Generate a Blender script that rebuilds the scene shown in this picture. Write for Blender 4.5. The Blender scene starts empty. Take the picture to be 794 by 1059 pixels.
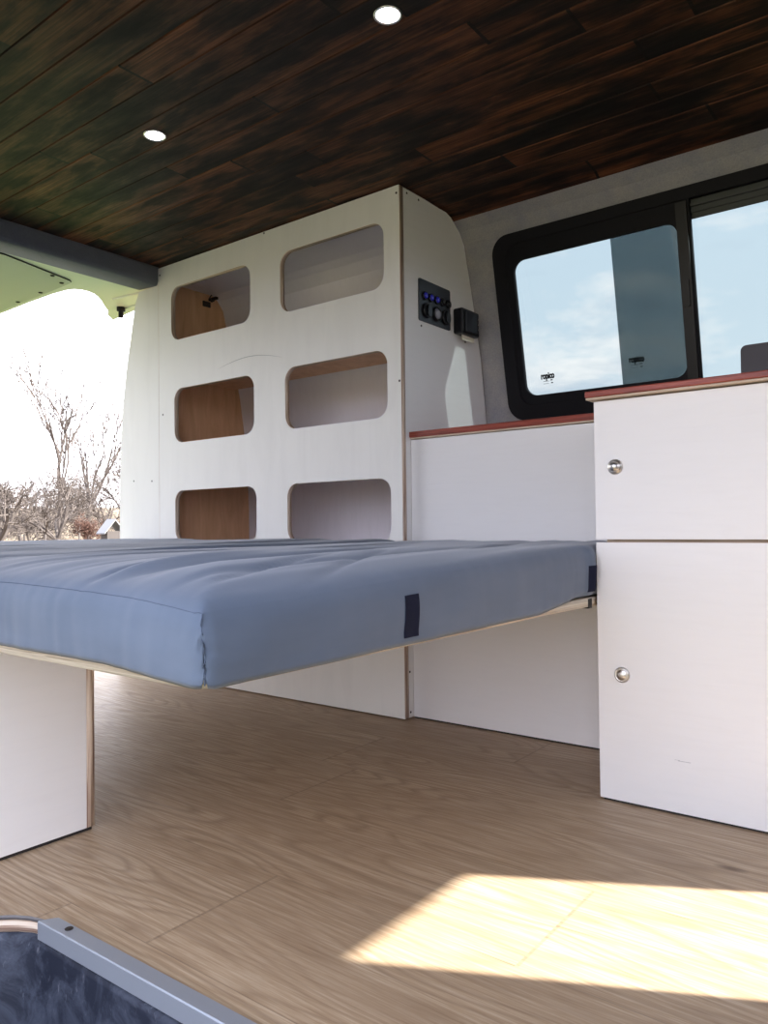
import bpy, bmesh, math, random
from mathutils import Vector, Matrix, noise
C = bpy.context.scene.collection
R = math.radians
random.seed(7)

# ------------------------------------------------------------------ helpers
def link(name, me, mats=(), parent=None, smooth=False):
    o = bpy.data.objects.new(name, me)
    C.objects.link(o)
    for m in (mats if isinstance(mats, (list, tuple)) else [mats]):
        me.materials.append(m)
    if smooth:
        for p in me.polygons: p.use_smooth = True
    if parent:
        o.parent = parent
        o.matrix_parent_inverse = Matrix.Translation(-Vector(parent.location))
    return o

def tag(o, label=None, cat=None, group=None, kind=None):
    if label: o['label'] = label
    if cat: o['category'] = cat
    if group: o['group'] = group
    if kind: o['kind'] = kind
    return o

def thing(name, label, cat, loc=(0, 0, 0), group=None, kind=None):
    o = bpy.data.objects.new(name, None)
    o.empty_display_size = .05
    C.objects.link(o)
    o.location = loc
    return tag(o, label, cat, group, kind)

def mesh_of(bm, name='mesh'):
    bmesh.ops.recalc_face_normals(bm, faces=bm.faces[:])
    me = bpy.data.meshes.new(name)
    bm.to_mesh(me); bm.free()
    return me

def add_box(bm, x0, x1, y0, y1, z0, z1, bev=0, seg=2, mi=0):
    g = bmesh.ops.create_cube(bm, size=1)
    for v in g['verts']:
        v.co = Vector((x0 + (v.co.x + .5) * (x1 - x0), y0 + (v.co.y + .5) * (y1 - y0), z0 + (v.co.z + .5) * (z1 - z0)))
    fs = set(f for v in g['verts'] for f in v.link_faces)
    for f in fs: f.material_index = mi
    if bev:
        es = list(set(e for v in g['verts'] for e in v.link_edges))
        r = bmesh.ops.bevel(bm, geom=es, offset=bev, segments=seg, affect='EDGES', profile=.5)
        for f in r['faces']: f.material_index = mi

def box(name, b, mat, parent=None, bev=.0012, seg=2):
    bm = bmesh.new(); add_box(bm, *b, bev=bev, seg=seg)
    return link(name, mesh_of(bm, name), mat, parent)

def rrect(x0, x1, z0, z1, r, n=8):
    pts = []
    for cx, cz, a in ((x1 - r, z1 - r, 0), (x0 + r, z1 - r, 90), (x0 + r, z0 + r, 180), (x1 - r, z0 + r, 270)):
        for i in range(n + 1):
            t = R(a + 90 * i / n)
            pts.append((cx + r * math.cos(t), cz + r * math.sin(t)))
    return pts

def plate_mesh(outer, holes, w0, w1, fn, name='plate', bev=0.0):
    """2D outline with holes, extruded w0..w1, mapped by fn(u, v, w); rim faces get material slot 1"""
    cu = bpy.data.curves.new(name, 'CURVE'); cu.dimensions = '2D'; cu.fill_mode = 'BOTH'
    cu.extrude = .5
    for pl in [outer] + list(holes):
        s = cu.splines.new('POLY'); s.points.add(len(pl) - 1); s.use_cyclic_u = True
        for p, q in zip(s.points, pl): p.co = (q[0], q[1], 0, 1)
    o = bpy.data.objects.new(name, cu); C.objects.link(o)
    bpy.context.view_layer.update()
    me = bpy.data.meshes.new_from_object(o.evaluated_get(bpy.context.evaluated_depsgraph_get()))
    bpy.data.objects.remove(o); bpy.data.curves.remove(cu)
    bm = bmesh.new(); bm.from_mesh(me); bpy.data.meshes.remove(me)
    bmesh.ops.remove_doubles(bm, verts=bm.verts[:], dist=1e-6)
    bm.normal_update()
    for f in bm.faces: f.material_index = 1 if abs(f.normal.z) < .5 else 0
    for v in bm.verts: v.co = Vector(fn(v.co.x, v.co.y, w0 + (v.co.z + .5) * (w1 - w0)))
    return mesh_of(bm, name)

def xz(u, v, w): return (u, w, v)          # plate in a y = const plane
def yz(u, v, w): return (w, u, v)          # plate in an x = const plane
def xy(u, v, w): return (u, v, w)

def add_tube(bm, pts, rad, sides=8, cap=True):
    pts = [Vector(p) for p in pts]
    n = len(pts)
    rads = rad if isinstance(rad, (list, tuple)) else [rad] * n
    prev = None; rings = []
    for i, p in enumerate(pts):
        d = (pts[min(i + 1, n - 1)] - pts[max(i - 1, 0)]).normalized()
        if prev is None:
            a = Vector((0, 0, 1)) if abs(d.z) < .9 else Vector((1, 0, 0))
            u = d.cross(a).normalized()
        else:
            u = (prev - d * prev.dot(d)).normalized()
        prev = u; v = d.cross(u)
        rings.append([bm.verts.new(p + (u * math.cos(2 * math.pi * k / sides) + v * math.sin(2 * math.pi * k / sides)) * rads[i]) for k in range(sides)])
    for a, b in zip(rings, rings[1:]):
        for k in range(sides):
            bm.faces.new((a[k], a[(k + 1) % sides], b[(k + 1) % sides], b[k]))
    if cap and sides > 2:
        bm.faces.new(rings[0][::-1]); bm.faces.new(rings[-1])

def lathe(prof, org, axis, sides=24):
    """profile [(radius, height along axis)] turned about axis at org"""
    bm = bmesh.new(); ax = Vector(axis).normalized()
    a = Vector((0, 0, 1)) if abs(ax.z) < .9 else Vector((1, 0, 0))
    u = ax.cross(a).normalized(); v = ax.cross(u); org = Vector(org)
    rings = []
    for r, h in prof:
        if r < 1e-6: rings.append([bm.verts.new(org + ax * h)])
        else: rings.append([bm.verts.new(org + ax * h + (u * math.cos(2 * math.pi * k / sides) + v * math.sin(2 * math.pi * k / sides)) * r) for k in range(sides)])
    for p, q in zip(rings, rings[1:]):
        for k in range(sides):
            k2 = (k + 1) % sides
            if len(p) == 1 and len(q) == 1: continue
            if len(p) == 1: bm.faces.new((p[0], q[k2], q[k]))
            elif len(q) == 1: bm.faces.new((p[k], p[k2], q[0]))
            else: bm.faces.new((p[k], p[k2], q[k2], q[k]))
    for rg in (rings[0], rings[-1]):
        if len(rg) > 2: bm.faces.new(rg)
    return mesh_of(bm, 'lathe')

# ------------------------------------------------------------------ materials
class NT:
    def __init__(s, m): s.t = m.node_tree; s.n = s.t.nodes; s.l = s.t.links
    def add(s, typ, **kw):
        n = s.n.new(typ)
        for k, v in kw.items():
            if k.startswith('i_'):
                key = k[2:]; key = int(key) if key.isdigit() else key.replace('_', ' ')
                n.inputs[key].default_value = v
            else: setattr(n, k, v)
        return n
    def link(s, a, b): s.l.new(a, b)
    def coord(s, scale=(1, 1, 1), loc=(0, 0, 0)):
        g = s.add('ShaderNodeNewGeometry')
        m = s.add('ShaderNodeMapping'); m.inputs['Scale'].default_value = scale; m.inputs['Location'].default_value = loc
        s.link(g.outputs['Position'], m.inputs['Vector']); return m.outputs[0]
    def noise(s, vec, scale=1, detail=4, rough=.55, dist=0):
        n = s.add('ShaderNodeTexNoise'); n.inputs['Scale'].default_value = scale; n.inputs['Detail'].default_value = detail
        n.inputs['Roughness'].default_value = rough; n.inputs['Distortion'].default_value = dist
        s.link(vec, n.inputs['Vector']); return n.outputs['Fac']
    def ramp(s, fac, stops, interp='LINEAR'):
        r = s.add('ShaderNodeValToRGB'); cr = r.color_ramp; cr.interpolation = interp
        while len(cr.elements) > len(stops): cr.elements.remove(cr.elements[-1])
        while len(cr.elements) < len(stops): cr.elements.new(1)
        for e, (p, c) in zip(cr.elements, stops):
            e.position = p; e.color = (c, c, c, 1) if isinstance(c, (int, float)) else (*c, 1)
        s.link(fac, r.inputs[0]); return r.outputs[0]
    def math(s, op, a, b=None):
        m = s.add('ShaderNodeMath', operation=op)
        for i, x in enumerate((a, b)):
            if x is None: continue
            if isinstance(x, (int, float)): m.inputs[i].default_value = x
            else: s.link(x, m.inputs[i])
        return m.outputs[0]
    def mix(s, fac, a, b, mode='MIX'):
        m = s.add('ShaderNodeMix', data_type='RGBA', blend_type=mode)
        for k, x in ((0, fac), (6, a), (7, b)):
            if isinstance(x, (int, float)) and k == 0: m.inputs[0].default_value = x
            elif isinstance(x, tuple): m.inputs[k].default_value = (*x, 1)
            else: s.link(x, m.inputs[k])
        return m.outputs[2]

def mat(name, col=(.8, .8, .8), rough=.5, metal=0, spec=.5):
    m = bpy.data.materials.new(name); m.use_nodes = True
    b = m.node_tree.nodes['Principled BSDF']
    b.inputs['Base Color'].default_value = (*col, 1); b.inputs['Roughness'].default_value = rough
    b.inputs['Metallic'].default_value = metal; b.inputs['Specular IOR Level'].default_value = spec
    return m, NT(m), b

def bump(t, b, h, strength=.2, dist=.002):
    n = t.add('ShaderNodeBump'); n.inputs['Strength'].default_value = strength; n.inputs['Distance'].default_value = dist
    t.link(h, n.inputs['Height']); t.link(n.outputs[0], b.inputs['Normal'])

def white_ply(name, stretch, col=(.86, .85, .835), amt=.02):
    m, t, b = mat(name, col, .42)
    f = t.noise(t.coord(stretch), 1, 5, .6, .6)
    g = t.noise(t.coord((3, 3, 3)), 1, 3)
    c = t.ramp(f, [(.3, tuple(x * (1 - amt) for x in col)), (.55, col)])
    c2 = t.mix(t.ramp(g, [(.35, 0.), (.7, .5)]), c, tuple(x * .96 for x in col))
    t.link(c2, b.inputs['Base Color'])
    bump(t, b, f, .06, .001)
    return m
M = {}
M['white'] = white_ply('whitewashed_plywood', (10, 10, 90))
M['white_v'] = white_ply('whitewashed_plywood_upright_grain', (18, 18, 3.2), (.85, .84, .79), .05)
M['white_in'] = white_ply('white_inner_panel', (60, 60, 8), (.88, .85, .91), .04)

def ply_edge(axis):
    m, t, b = mat('plywood_edge_' + axis, (.5, .38, .25), .65)
    sc = {'x': (420, 6, 6), 'y': (6, 420, 6), 'z': (6, 6, 420)}[axis]
    f = t.noise(t.coord(sc), 1, 2, .5)
    c = t.ramp(f, [(.36, (.36, .225, .16)), (.48, (.60, .45, .34)), (.60, (.78, .66, .53))])
    t.link(c, b.inputs['Base Color'])
    return m
for a in 'xyz': M['edge_' + a] = ply_edge(a)

def wood(name, stops, stretch, rough=.45, bmp=.1):
    m, t, b = mat(name, (.3, .1, .05), rough)
    f = t.noise(t.coord(stretch), 1, 6, .6, .8)
    t.link(t.ramp(f, stops), b.inputs['Base Color']); bump(t, b, f, bmp, .001)
    return m
M['brown_ply'] = wood('unpainted_brown_plywood', [(.3, (.68, .38, .20)), (.6, (.82, .50, .29)), (.8, (.86, .57, .36))], (25, 25, 4))
M['red_top'] = wood('red_brown_stained_worktop', [(.32, (.09, .014, .008)), (.5, (.26, .042, .022)), (.72, (.40, .085, .045))], (9, 60, 220), .4)
M['board_edge'] = wood('pale_board_edge', [(.35, (.36, .29, .21)), (.5, (.60, .52, .41)), (.7, (.70, .63, .52))], (5, 5, 430), .6)
M['pale_edge'] = wood('pale_plywood_underside', [(.3, (.50, .38, .27)), (.7, (.66, .54, .42))], (10, 60, 300), .6)

# fabric of the cushions
m, t, b = mat('blue_grey_cotton', (.14, .20, .31), .85, 0, .25)
f = t.noise(t.coord((900, 900, 900)), 1, 2); g = t.noise(t.coord((9, 5, 20)), 1, 4)
t.link(t.ramp(g, [(.3, (.098, .128, .184)), (.7, (.118, .150, .210))]), b.inputs['Base Color'])
b.inputs['Sheen Weight'].default_value = .25; b.inputs['Sheen Roughness'].default_value = .5
bump(t, b, f, .15, .0006); M['cotton'] = m
m, t, b = mat('seam_thread_and_gap_shade', (.065, .085, .13), .9); M['seam_and_gap_shade'] = m
m, t, b = mat('navy_hook_tape', (.010, .012, .030), .95, 0, .2)
f = t.noise(t.coord((700, 700, 700)), 1, 2); bump(t, b, f, .6, .002); M['velcro'] = m

# carpet lining
def carpet(name, a, c):
    m, t, b = mat(name, a, .95, 0, .15)
    f = t.noise(t.coord((260, 260, 260)), 1, 4, .7); g = t.noise(t.coord((14, 14, 14)), 1, 4, .6)
    x = t.mix(t.ramp(g, [(.35, 0.), (.68, 1.)]), a, c)
    x = t.mix(t.ramp(f, [(.3, .45), (.65, 0.)]), x, tuple(v * .5 for v in a))
    t.link(x, b.inputs['Base Color']); bump(t, b, f, .8, .003)
    b.inputs['Sheen Weight'].default_value = .3
    return m
M['carpet'] = carpet('grey_felt_lining', (.36, .365, .40), (.47, .45, .425))
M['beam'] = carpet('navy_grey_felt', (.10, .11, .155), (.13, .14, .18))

# charred ceiling boards
m, t, b = mat('charred_pine_boards', (.05, .02, .01), .42, 0, .26)
pw = .0825
g = t.add('ShaderNodeNewGeometry'); sp = t.add('ShaderNodeSeparateXYZ'); t.link(g.outputs['Position'], sp.inputs[0])
pid = t.math('FLOOR', t.math('DIVIDE', t.math('SUBTRACT', sp.outputs[1], .0695), pw))
wn = t.add('ShaderNodeTexWhiteNoise', noise_dimensions='1D'); t.link(pid, wn.inputs['W'])
xs = t.math('ADD', sp.outputs[0], t.math('MULTIPLY', wn.outputs[0], 7.3))
seg = t.math('FLOOR', t.math('DIVIDE', xs, .92)); sfr = t.math('FRACT', t.math('DIVIDE', xs, .92))
wn2 = t.add('ShaderNodeTexWhiteNoise', noise_dimensions='2D')
cb0 = t.add('ShaderNodeCombineXYZ'); t.link(pid, cb0.inputs[0]); t.link(seg, cb0.inputs[1]); t.link(cb0.outputs[0], wn2.inputs['Vector'])
cb = t.add('ShaderNodeCombineXYZ'); t.link(xs, cb.inputs[0]); t.link(sp.outputs[1], cb.inputs[1]); t.link(t.math('MULTIPLY', wn2.outputs[0], 9.), cb.inputs[2])
def mp(scale):
    mm = t.add('ShaderNodeMapping'); mm.inputs['Scale'].default_value = scale; t.link(cb.outputs[0], mm.inputs[0]); return mm.outputs[0]
grain = t.noise(mp((4, 170, 1)), 1, 5, .65, .5)
burn = t.noise(mp((5.0, 19, 1)), 1, 4, .60, .12)
burn2 = t.noise(mp((1.7, 7, 1)), 1, 2, .5, .1)
w = t.ramp(grain, [(.32, (.040, .014, .007)), (.5, (.115, .040, .018)), (.72, (.245, .102, .046))])
tint = t.mix(wn2.outputs[0], (.55, .55, .55), (1.25, 1.15, 1.0))
w = t.mix(1., w, tint, 'MULTIPLY')
bm_ = t.math('ADD', t.math('MULTIPLY', burn, .65), t.math('MULTIPLY', burn2, .35))
fac = t.ramp(bm_, [(.41, .98), (.485, .84), (.54, .42), (.62, .08)])
pfr = t.math('FRACT', t.math('DIVIDE', t.math('SUBTRACT', sp.outputs[1], .0695), pw))
edge = t.ramp(pfr, [(0., .75), (.05, .55), (.13, 0.), (.93, 0.), (1., .5)])
fac = t.math('MULTIPLY', fac, t.math('SUBTRACT', 1., t.math('MULTIPLY', edge, t.ramp(burn2, [(.4, .1), (.55, 1.)]))))
w = t.mix(fac, w, (.0050, .0042, .0050))
jt = t.ramp(sfr, [(.0, 1.), (.003, 1.), (.004, 0.)], 'CONSTANT')
w = t.mix(jt, w, (.004, .003, .003))
t.link(w, b.inputs['Base Color']); bump(t, b, grain, .3, .0015)
t.link(t.ramp(burn, [(.3, .66), (.7, .46)]), b.inputs['Roughness'])
M['char'] = m

# oak vinyl floor
m, t, b = mat('oak_look_vinyl', (.4, .28, .18), .48, 0, .4)
g = t.add('ShaderNodeNewGeometry'); sp = t.add('ShaderNodeSeparateXYZ'); t.link(g.outputs['Position'], sp.inputs[0])
FW = .232
yy = t.math('DIVIDE', t.math('SUBTRACT', sp.outputs[1], 1.517 - 5 * FW), FW)
pid = t.math('FLOOR', yy); yfr = t.math('FRACT', yy)
wn = t.add('ShaderNodeTexWhiteNoise', noise_dimensions='1D'); t.link(pid, wn.inputs['W'])
xs = t.math('ADD', sp.outputs[0], t.math('MULTIPLY', wn.outputs[0], 5.7))
xd = t.math('DIVIDE', xs, 1.15); sid = t.math('FLOOR', xd); sfr = t.math('FRACT', xd)
cb0 = t.add('ShaderNodeCombineXYZ'); t.link(pid, cb0.inputs[0]); t.link(sid, cb0.inputs[1])
wn2 = t.add('ShaderNodeTexWhiteNoise', noise_dimensions='2D'); t.link(cb0.outputs[0], wn2.inputs['Vector'])
cb = t.add('ShaderNodeCombineXYZ'); t.link(xs, cb.inputs[0]); t.link(sp.outputs[1], cb.inputs[1]); t.link(t.math('MULTIPLY', wn2.outputs[0], 13.), cb.inputs[2])
def mp(scale):
    mm = t.add('ShaderNodeMapping'); mm.inputs['Scale'].default_value = scale; t.link(cb.outputs[0], mm.inputs[0]); return mm.outputs[0]
tone = t.noise(mp((2.2, 11, 1)), 1, 3, .55)
big = t.noise(mp((.9, 6.0, 1)), 1, 2, .4, .35)
rings = t.math('FRACT', t.math('MULTIPLY', big, 26.))
rr = t.ramp(rings, [(0., .0), (.10, .30), (.38, 1.), (.80, .92), (1., 0.)])
fine = t.noise(mp((9, 260, 1)), 1, 4, .7, .3)
c = t.ramp(fine, [(.30, (.300, .205, .125)), (.48, (.415, .300, .190)), (.66, (.52, .405, .285))])
c = t.mix(t.math('MULTIPLY', t.math('SUBTRACT', 1., rr), t.ramp(tone, [(.35, .22), (.6, .66)])), c, (.205, .128, .074))
c = t.mix(t.ramp(tone, [(.35, .40), (.62, 0.)]), c, (.275, .185, .115))
c = t.mix(t.ramp(tone, [(.55, 0.), (.8, .35)]), c, (.50, .39, .28))
vo = t.add('ShaderNodeTexVoronoi'); vo.inputs['Scale'].default_value = 1.; t.link(mp((2.6, 6.5, 1)), vo.inputs['Vector'])
c = t.mix(t.ramp(vo.outputs['Distance'], [(.02, .85), (.075, 0.)]), c, (.10, .055, .03))
jy = t.ramp(yfr, [(0., 1.), (.005, 0.)], 'CONSTANT'); jx = t.ramp(sfr, [(0., 1.), (.0016, 0.)], 'CONSTANT')
c = t.mix(t.math('MULTIPLY', t.math('MAXIMUM', jy, jx), .35), c, (.11, .07, .045))
t.link(c, b.inputs['Base Color']); bump(t, b, fine, .25, .0008)
t.link(t.ramp(fine, [(.3, .55), (.7, .38)]), b.inputs['Roughness'])
M['floor'] = m

M['black_plastic'] = mat('black_plastic', (.008, .008, .011), .35, 0, .4)[0]
M['black_rubber'] = mat('black_rubber', (.006, .006, .009), .6, 0, .25)[0]
M['dark_panel'] = mat('dark_grey_metal_panel', (.030, .033, .042), .38, .3)[0]
M['dark_gap'] = mat('dark_gap', (.02, .017, .015), .8)[0]
M['nickel'] = mat('brushed_nickel', (.62, .60, .57), .28, 1.)[0]
M['screw'] = mat('dark_screw', (.06, .05, .045), .45, .7)[0]
M['alu'] = mat('anodised_aluminium', (.36, .39, .44), .45, .5)[0]
M['track'] = mat('dark_green_grey_track', (.045, .052, .05), .45)[0]
M['dark_box'] = mat('dark_brown_plastic', (.028, .022, .026), .45)[0]
M['paper'] = mat('cream_paper', (.68, .62, .50), .7)[0]
M['chrome'] = mat('chrome', (.7, .7, .72), .15, 1.)[0]
M['grey_cap'] = mat('glossy_grey_cap', (.30, .30, .36), .2)[0]
M['van_paint'] = mat('white_van_paint', (.74, .77, .70), .35)[0]
M['lining'] = mat('pale_fibre_lining', (.55, .58, .50), .8)[0]
m, t, b = mat('tinted_button', (.02, .02, .10), .2)
b.inputs['Emission Color'].default_value = (.03, .03, .5, 1); b.inputs['Emission Strength'].default_value = .18; M['led_blue'] = m
m, t, b = mat('lit_lamp_lens', (1, 1, 1), .3)
b.inputs['Emission Color'].default_value = (1, .97, .93, 1); b.inputs['Emission Strength'].default_value = 6.; M['lamp'] = m
m, t, b = mat('scuffed_step_plastic', (.02, .024, .034), .62, 0, .3)
f = t.noise(t.coord((16, 16, 16)), 1, 6, .7, .8); g = t.noise(t.coord((120, 60, 40)), 1, 3, .7)
x = t.ramp(f, [(.42, (.016, .020, .034)), (.62, (.060, .070, .098)), (.75, (.15, .16, .19))])
x = t.mix(t.ramp(g, [(.62, 0.), (.75, .5)]), x, (.20, .21, .25))
t.link(x, b.inputs['Base Color']); M['step'] = m

def glass(name, T, refl=.06):
    m = bpy.data.materials.new(name); m.use_nodes = True; t = NT(m)
    t.n.remove(t.n['Principled BSDF'])
    tr = t.add('ShaderNodeBsdfTransparent'); tr.inputs[0].default_value = (*T, 1)
    gl = t.add('ShaderNodeBsdfGlossy'); gl.inputs['Roughness'].default_value = .02
    fr = t.add('ShaderNodeFresnel'); fr.inputs[0].default_value = 1.45
    mx = t.add('ShaderNodeMixShader'); t.link(t.math('MULTIPLY', fr.outputs[0], .6), mx.inputs[0]); t.link(tr.outputs[0], mx.inputs[1]); t.link(gl.outputs[0], mx.inputs[2])
    t.link(mx.outputs[0], t.n['Material Output'].inputs[0]); return m
# each pane is a slab with two faces: the tint of one face is the square root of the pane's
TP = (.122, .150, .156)
M['glass'] = glass('dark_tinted_glass', tuple(math.sqrt(v) for v in TP))
M['clear'] = glass('clear_glass', (.95, .97, .96))

# ------------------------------------------------------------------ dimensions (metres, floor z = 0)
ZC = 1.468
YS = 1.679            # face of the tall shelf unit
XS1 = -1.2288         # forward end of the shelf unit
YL = 1.7195           # face of the low cabinet
XK, YK = -.577, 1.4177  # kitchen cabinet corner
YMID = 1.11
# inside outline of the van wall: (y, z) from the roof down
PROF = [(1.885, ZC), (1.945, 1.463), (1.972, 1.449), (2.003, 1.430), (2.030, 1.395), (2.050, 1.320), (2.080, 1.205), (2.116, 1.053), (2.147, .856), (2.160, .6), (2.160, -.03)]
def wall_y(z):
    for (a, za), (c, zc) in zip(PROF, PROF[1:]):
        if zc <= z <= za: return a + (c - a) * (za - z) / (za - zc) if za > zc else a
    return PROF[0][0]

def extrude_strip(poly_in, thick, x0, x1, flip=False, xs=None, skip=None):
    """sheet following a (y, z) polyline from x0 to x1, given thickness outward"""
    pts = [Vector((0, p[0], p[1])) for p in poly_in]
    out = []
    for i, p in enumerate(pts):
        d = (pts[min(i + 1, len(pts) - 1)] - pts[max(i - 1, 0)]).normalized()
        n = Vector((0, -d.z, d.y))
        if flip: n = -n
        out.append(p + n * thick)
    bm = bmesh.new()
    xs = xs or [x0, x1]
    V = {}
    def v(k, i, j):
        if (k, i, j) not in V:
            p = pts[j] if k == 0 else out[j]
            V[(k, i, j)] = bm.verts.new((xs[i], p.y, p.z))
        return V[(k, i, j)]
    cell = {(i, j) for i in range(len(xs) - 1) for j in range(len(pts) - 1) if not (skip and skip(.5 * (xs[i] + xs[i + 1]), .5 * (pts[j].z + pts[j + 1].z)))}
    for (i, j) in cell:
        for k in (0, 1): bm.faces.new((v(k, i, j), v(k, i + 1, j), v(k, i + 1, j + 1), v(k, i, j + 1)))
        for di, dj, e in ((-1, 0, ((i, j), (i, j + 1))), (1, 0, ((i + 1, j), (i + 1, j + 1))), (0, -1, ((i, j), (i + 1, j))), (0, 1, ((i, j + 1), (i + 1, j + 1)))):
            if (i + di, j + dj) not in cell:
                a, c = e; bm.faces.new((v(0, *a), v(0, *c), v(1, *c), v(1, *a)))
    return mesh_of(bm, 'strip')

# ------------------------------------------------------------------ setting: van body
# floor with the rounded cut-out for the door step
cut = [(.16, .545), (-.975, .545)]
for i in range(9):
    a = R(90 + 90 * i / 8); cut.append((-.985 + .115 * math.cos(a), .43 + .115 * math.sin(a)))
cut.append((-1.10, .10))
outl = [(-2.62, .10), (-2.62, 2.15), (1.2, 2.15), (1.2, .10), (.16, .10)] + cut
me = plate_mesh(outl, [], -.006, 0, xy, 'floor')
fl = tag(link('floor', me, [M['floor'], mat('vinyl_edge', (.16, .15, .15), .6)[0]]), 'oak look vinyl floor of the van', 'floor', kind='structure')
outl2 = [(-2.60, .11), (-2.60, 2.14), (1.2, 2.14), (1.2, .11), (.155, .11)] + [(x - (.004 if y < .5 else 0), y + .004) for x, y in cut]
link('subfloor', plate_mesh(outl2, [], -.024, -.0075, xy, 'subfloor'), [M['pale_edge'], M['edge_z']], fl)

# ceiling of tongue and groove boards, grooves in the section
sec = []
y = .0695 + 3 * pw
while y < 1.90:
    sec += [(y - .0022, ZC), (y, ZC + .0035), (y + .0022, ZC)]
    y += pw
sec = [(.24, ZC)] + [p for p in sec if p[0] < 1.88] + [(1.885, ZC), (1.92, 1.4655), (1.945, 1.463), (1.967, 1.452)]
ce = tag(link('ceiling', extrude_strip(sec, .03, -2.425, .66), M['char']), 'ceiling of dark charred wooden boards', 'ceiling', kind='structure')

# far side wall with felt lining, hole for the window
wp = [(1.965, 1.4535)] + [p for p in PROF if p[1] < 1.45]
ins = []
for z in (1.372, .885):
    for k in range(len(wp) - 1):
        if wp[k][1] > z > wp[k + 1][1]:
            wp.insert(k + 1, (wall_y(z), z)); break
hole = lambda x, z: -1.12 < x < -.02 and .885 < z < 1.372
wf = tag(link('wall_far', extrude_strip(wp, .035, 0, 0, xs=[XS1 - .008, -1.12, -.02, 1.2], skip=hole), M['carpet']), 'grey felt lined side wall of the van', 'wall', kind='structure')

link('rear_lining', extrude_strip(wp, .035, -2.45, XS1 - .008), M['white_in'], wf)
# near side: rear quarter, door pillar, header, front door
mir = lambda pts: [(2 * YMID - a, z) for a, z in pts]
nq = tag(link('wall_near', extrude_strip(mir(wp), .035, -2.45, -1.17, flip=True), M['carpet']), 'grey felt lined wall beside the sliding door', 'wall', kind='structure')
hd = [(2 * YMID - 1.965, 1.4535)] + [(2 * YMID - a, z) for a, z in PROF if 1.30 < z < 1.45]
link('door_header', extrude_strip(hd + [(.19, 1.458)][:0], .03, -1.17, 1.0, flip=True), M['carpet'], nq)
box('door_pillar', (.16, .28, .07, .13, 0, 1.4), M['carpet'], nq)
box('front_door', (.28, 1.2, .07, .12, -.02, .78), M['carpet'], nq)
# front of the cab
wfr = tag(box('wall_front', (1.2, 1.26, .07, 2.19, -.02, .78), M['dark_box']), 'bulkhead under the windscreen', 'wall', kind='structure')
box('roof_header', (.655, .70, .12, 2.1, 1.252, 1.50), M['carpet'], wfr)

# rear roof beam covered in felt
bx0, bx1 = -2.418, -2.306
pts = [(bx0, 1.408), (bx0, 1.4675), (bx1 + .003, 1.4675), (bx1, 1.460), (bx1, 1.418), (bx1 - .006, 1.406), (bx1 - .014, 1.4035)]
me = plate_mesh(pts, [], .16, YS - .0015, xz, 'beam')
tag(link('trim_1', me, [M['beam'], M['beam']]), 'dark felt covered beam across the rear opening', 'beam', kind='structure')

# ------------------------------------------------------------------ side window
WS = .2; WN = math.sqrt(1 + WS * WS)
def wfn(u, v, w):
    """u = x, v = height z measured on the window plane, w = offset outwards"""
    return (u, 2.108 - WS * (v - 1.053) + w / WN, v + w * WS / WN)
win = tag(link('window_1', plate_mesh(rrect(-1.141, .01, .852, 1.397, .055), [rrect(-1.102, -.03, .895, 1.366, .045)], -.016, .03, wfn, 'window'), [M['black_rubber'], M['black_rubber']]),
          'side window with black rounded frame and dark tinted sliding panes', 'window', kind='structure')
link('inner_frame', plate_mesh([(-1.112, .885), (-.566, .885), (-.566, 1.374), (-1.112, 1.374)], [rrect(-1.082, -.600, .922, 1.318, .034)], -.006, .010, wfn, 'inner_frame'), [M['black_rubber'], M['black_rubber']], win)
link('pane_divider', plate_mesh([(-.600, .90), (-.572, .90), (-.572, 1.362), (-.600, 1.362)], [], -.012, -.004, wfn, 'divider'), [M['black_plastic'], M['black_plastic']], win)
link('fixed_pane', plate_mesh([(-1.108, .90), (-.590, .90), (-.590, 1.37), (-1.108, 1.37)], [], .0105, .0145, wfn, 'pane'), [M['glass'], M['glass']], win)
sl = link('sliding_pane', plate_mesh([(-.788, .90), (-.035, .90), (-.035, 1.36), (-.788, 1.36)], [], .019, .023, wfn, 'pane'), [M['glass'], M['glass']], win)
for k, (a, c, w0) in enumerate(((1.320, 1.327, .0145), (1.333, 1.342, .008), (1.348, 1.355, .003))):
    link('track_rail', plate_mesh([(-.572, a), (-.032, a), (-.032, c), (-.572, c)], [], w0, .018 if k else .0185, wfn, 'rail'), [M['track'], M['track']], win)
link('track_bed', plate_mesh([(-.580, 1.318), (-.022, 1.318), (-.022, 1.380), (-.580, 1.380)], [], .0155, .0185, wfn, 'rail'), [M['track'], M['track']], win)
link('latch', plate_mesh(rrect(-.596, -.578, 1.10, 1.17, .006), [], -.018, -.012, wfn, 'latch'), [M['black_plastic'], M['black_plastic']], win)

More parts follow.
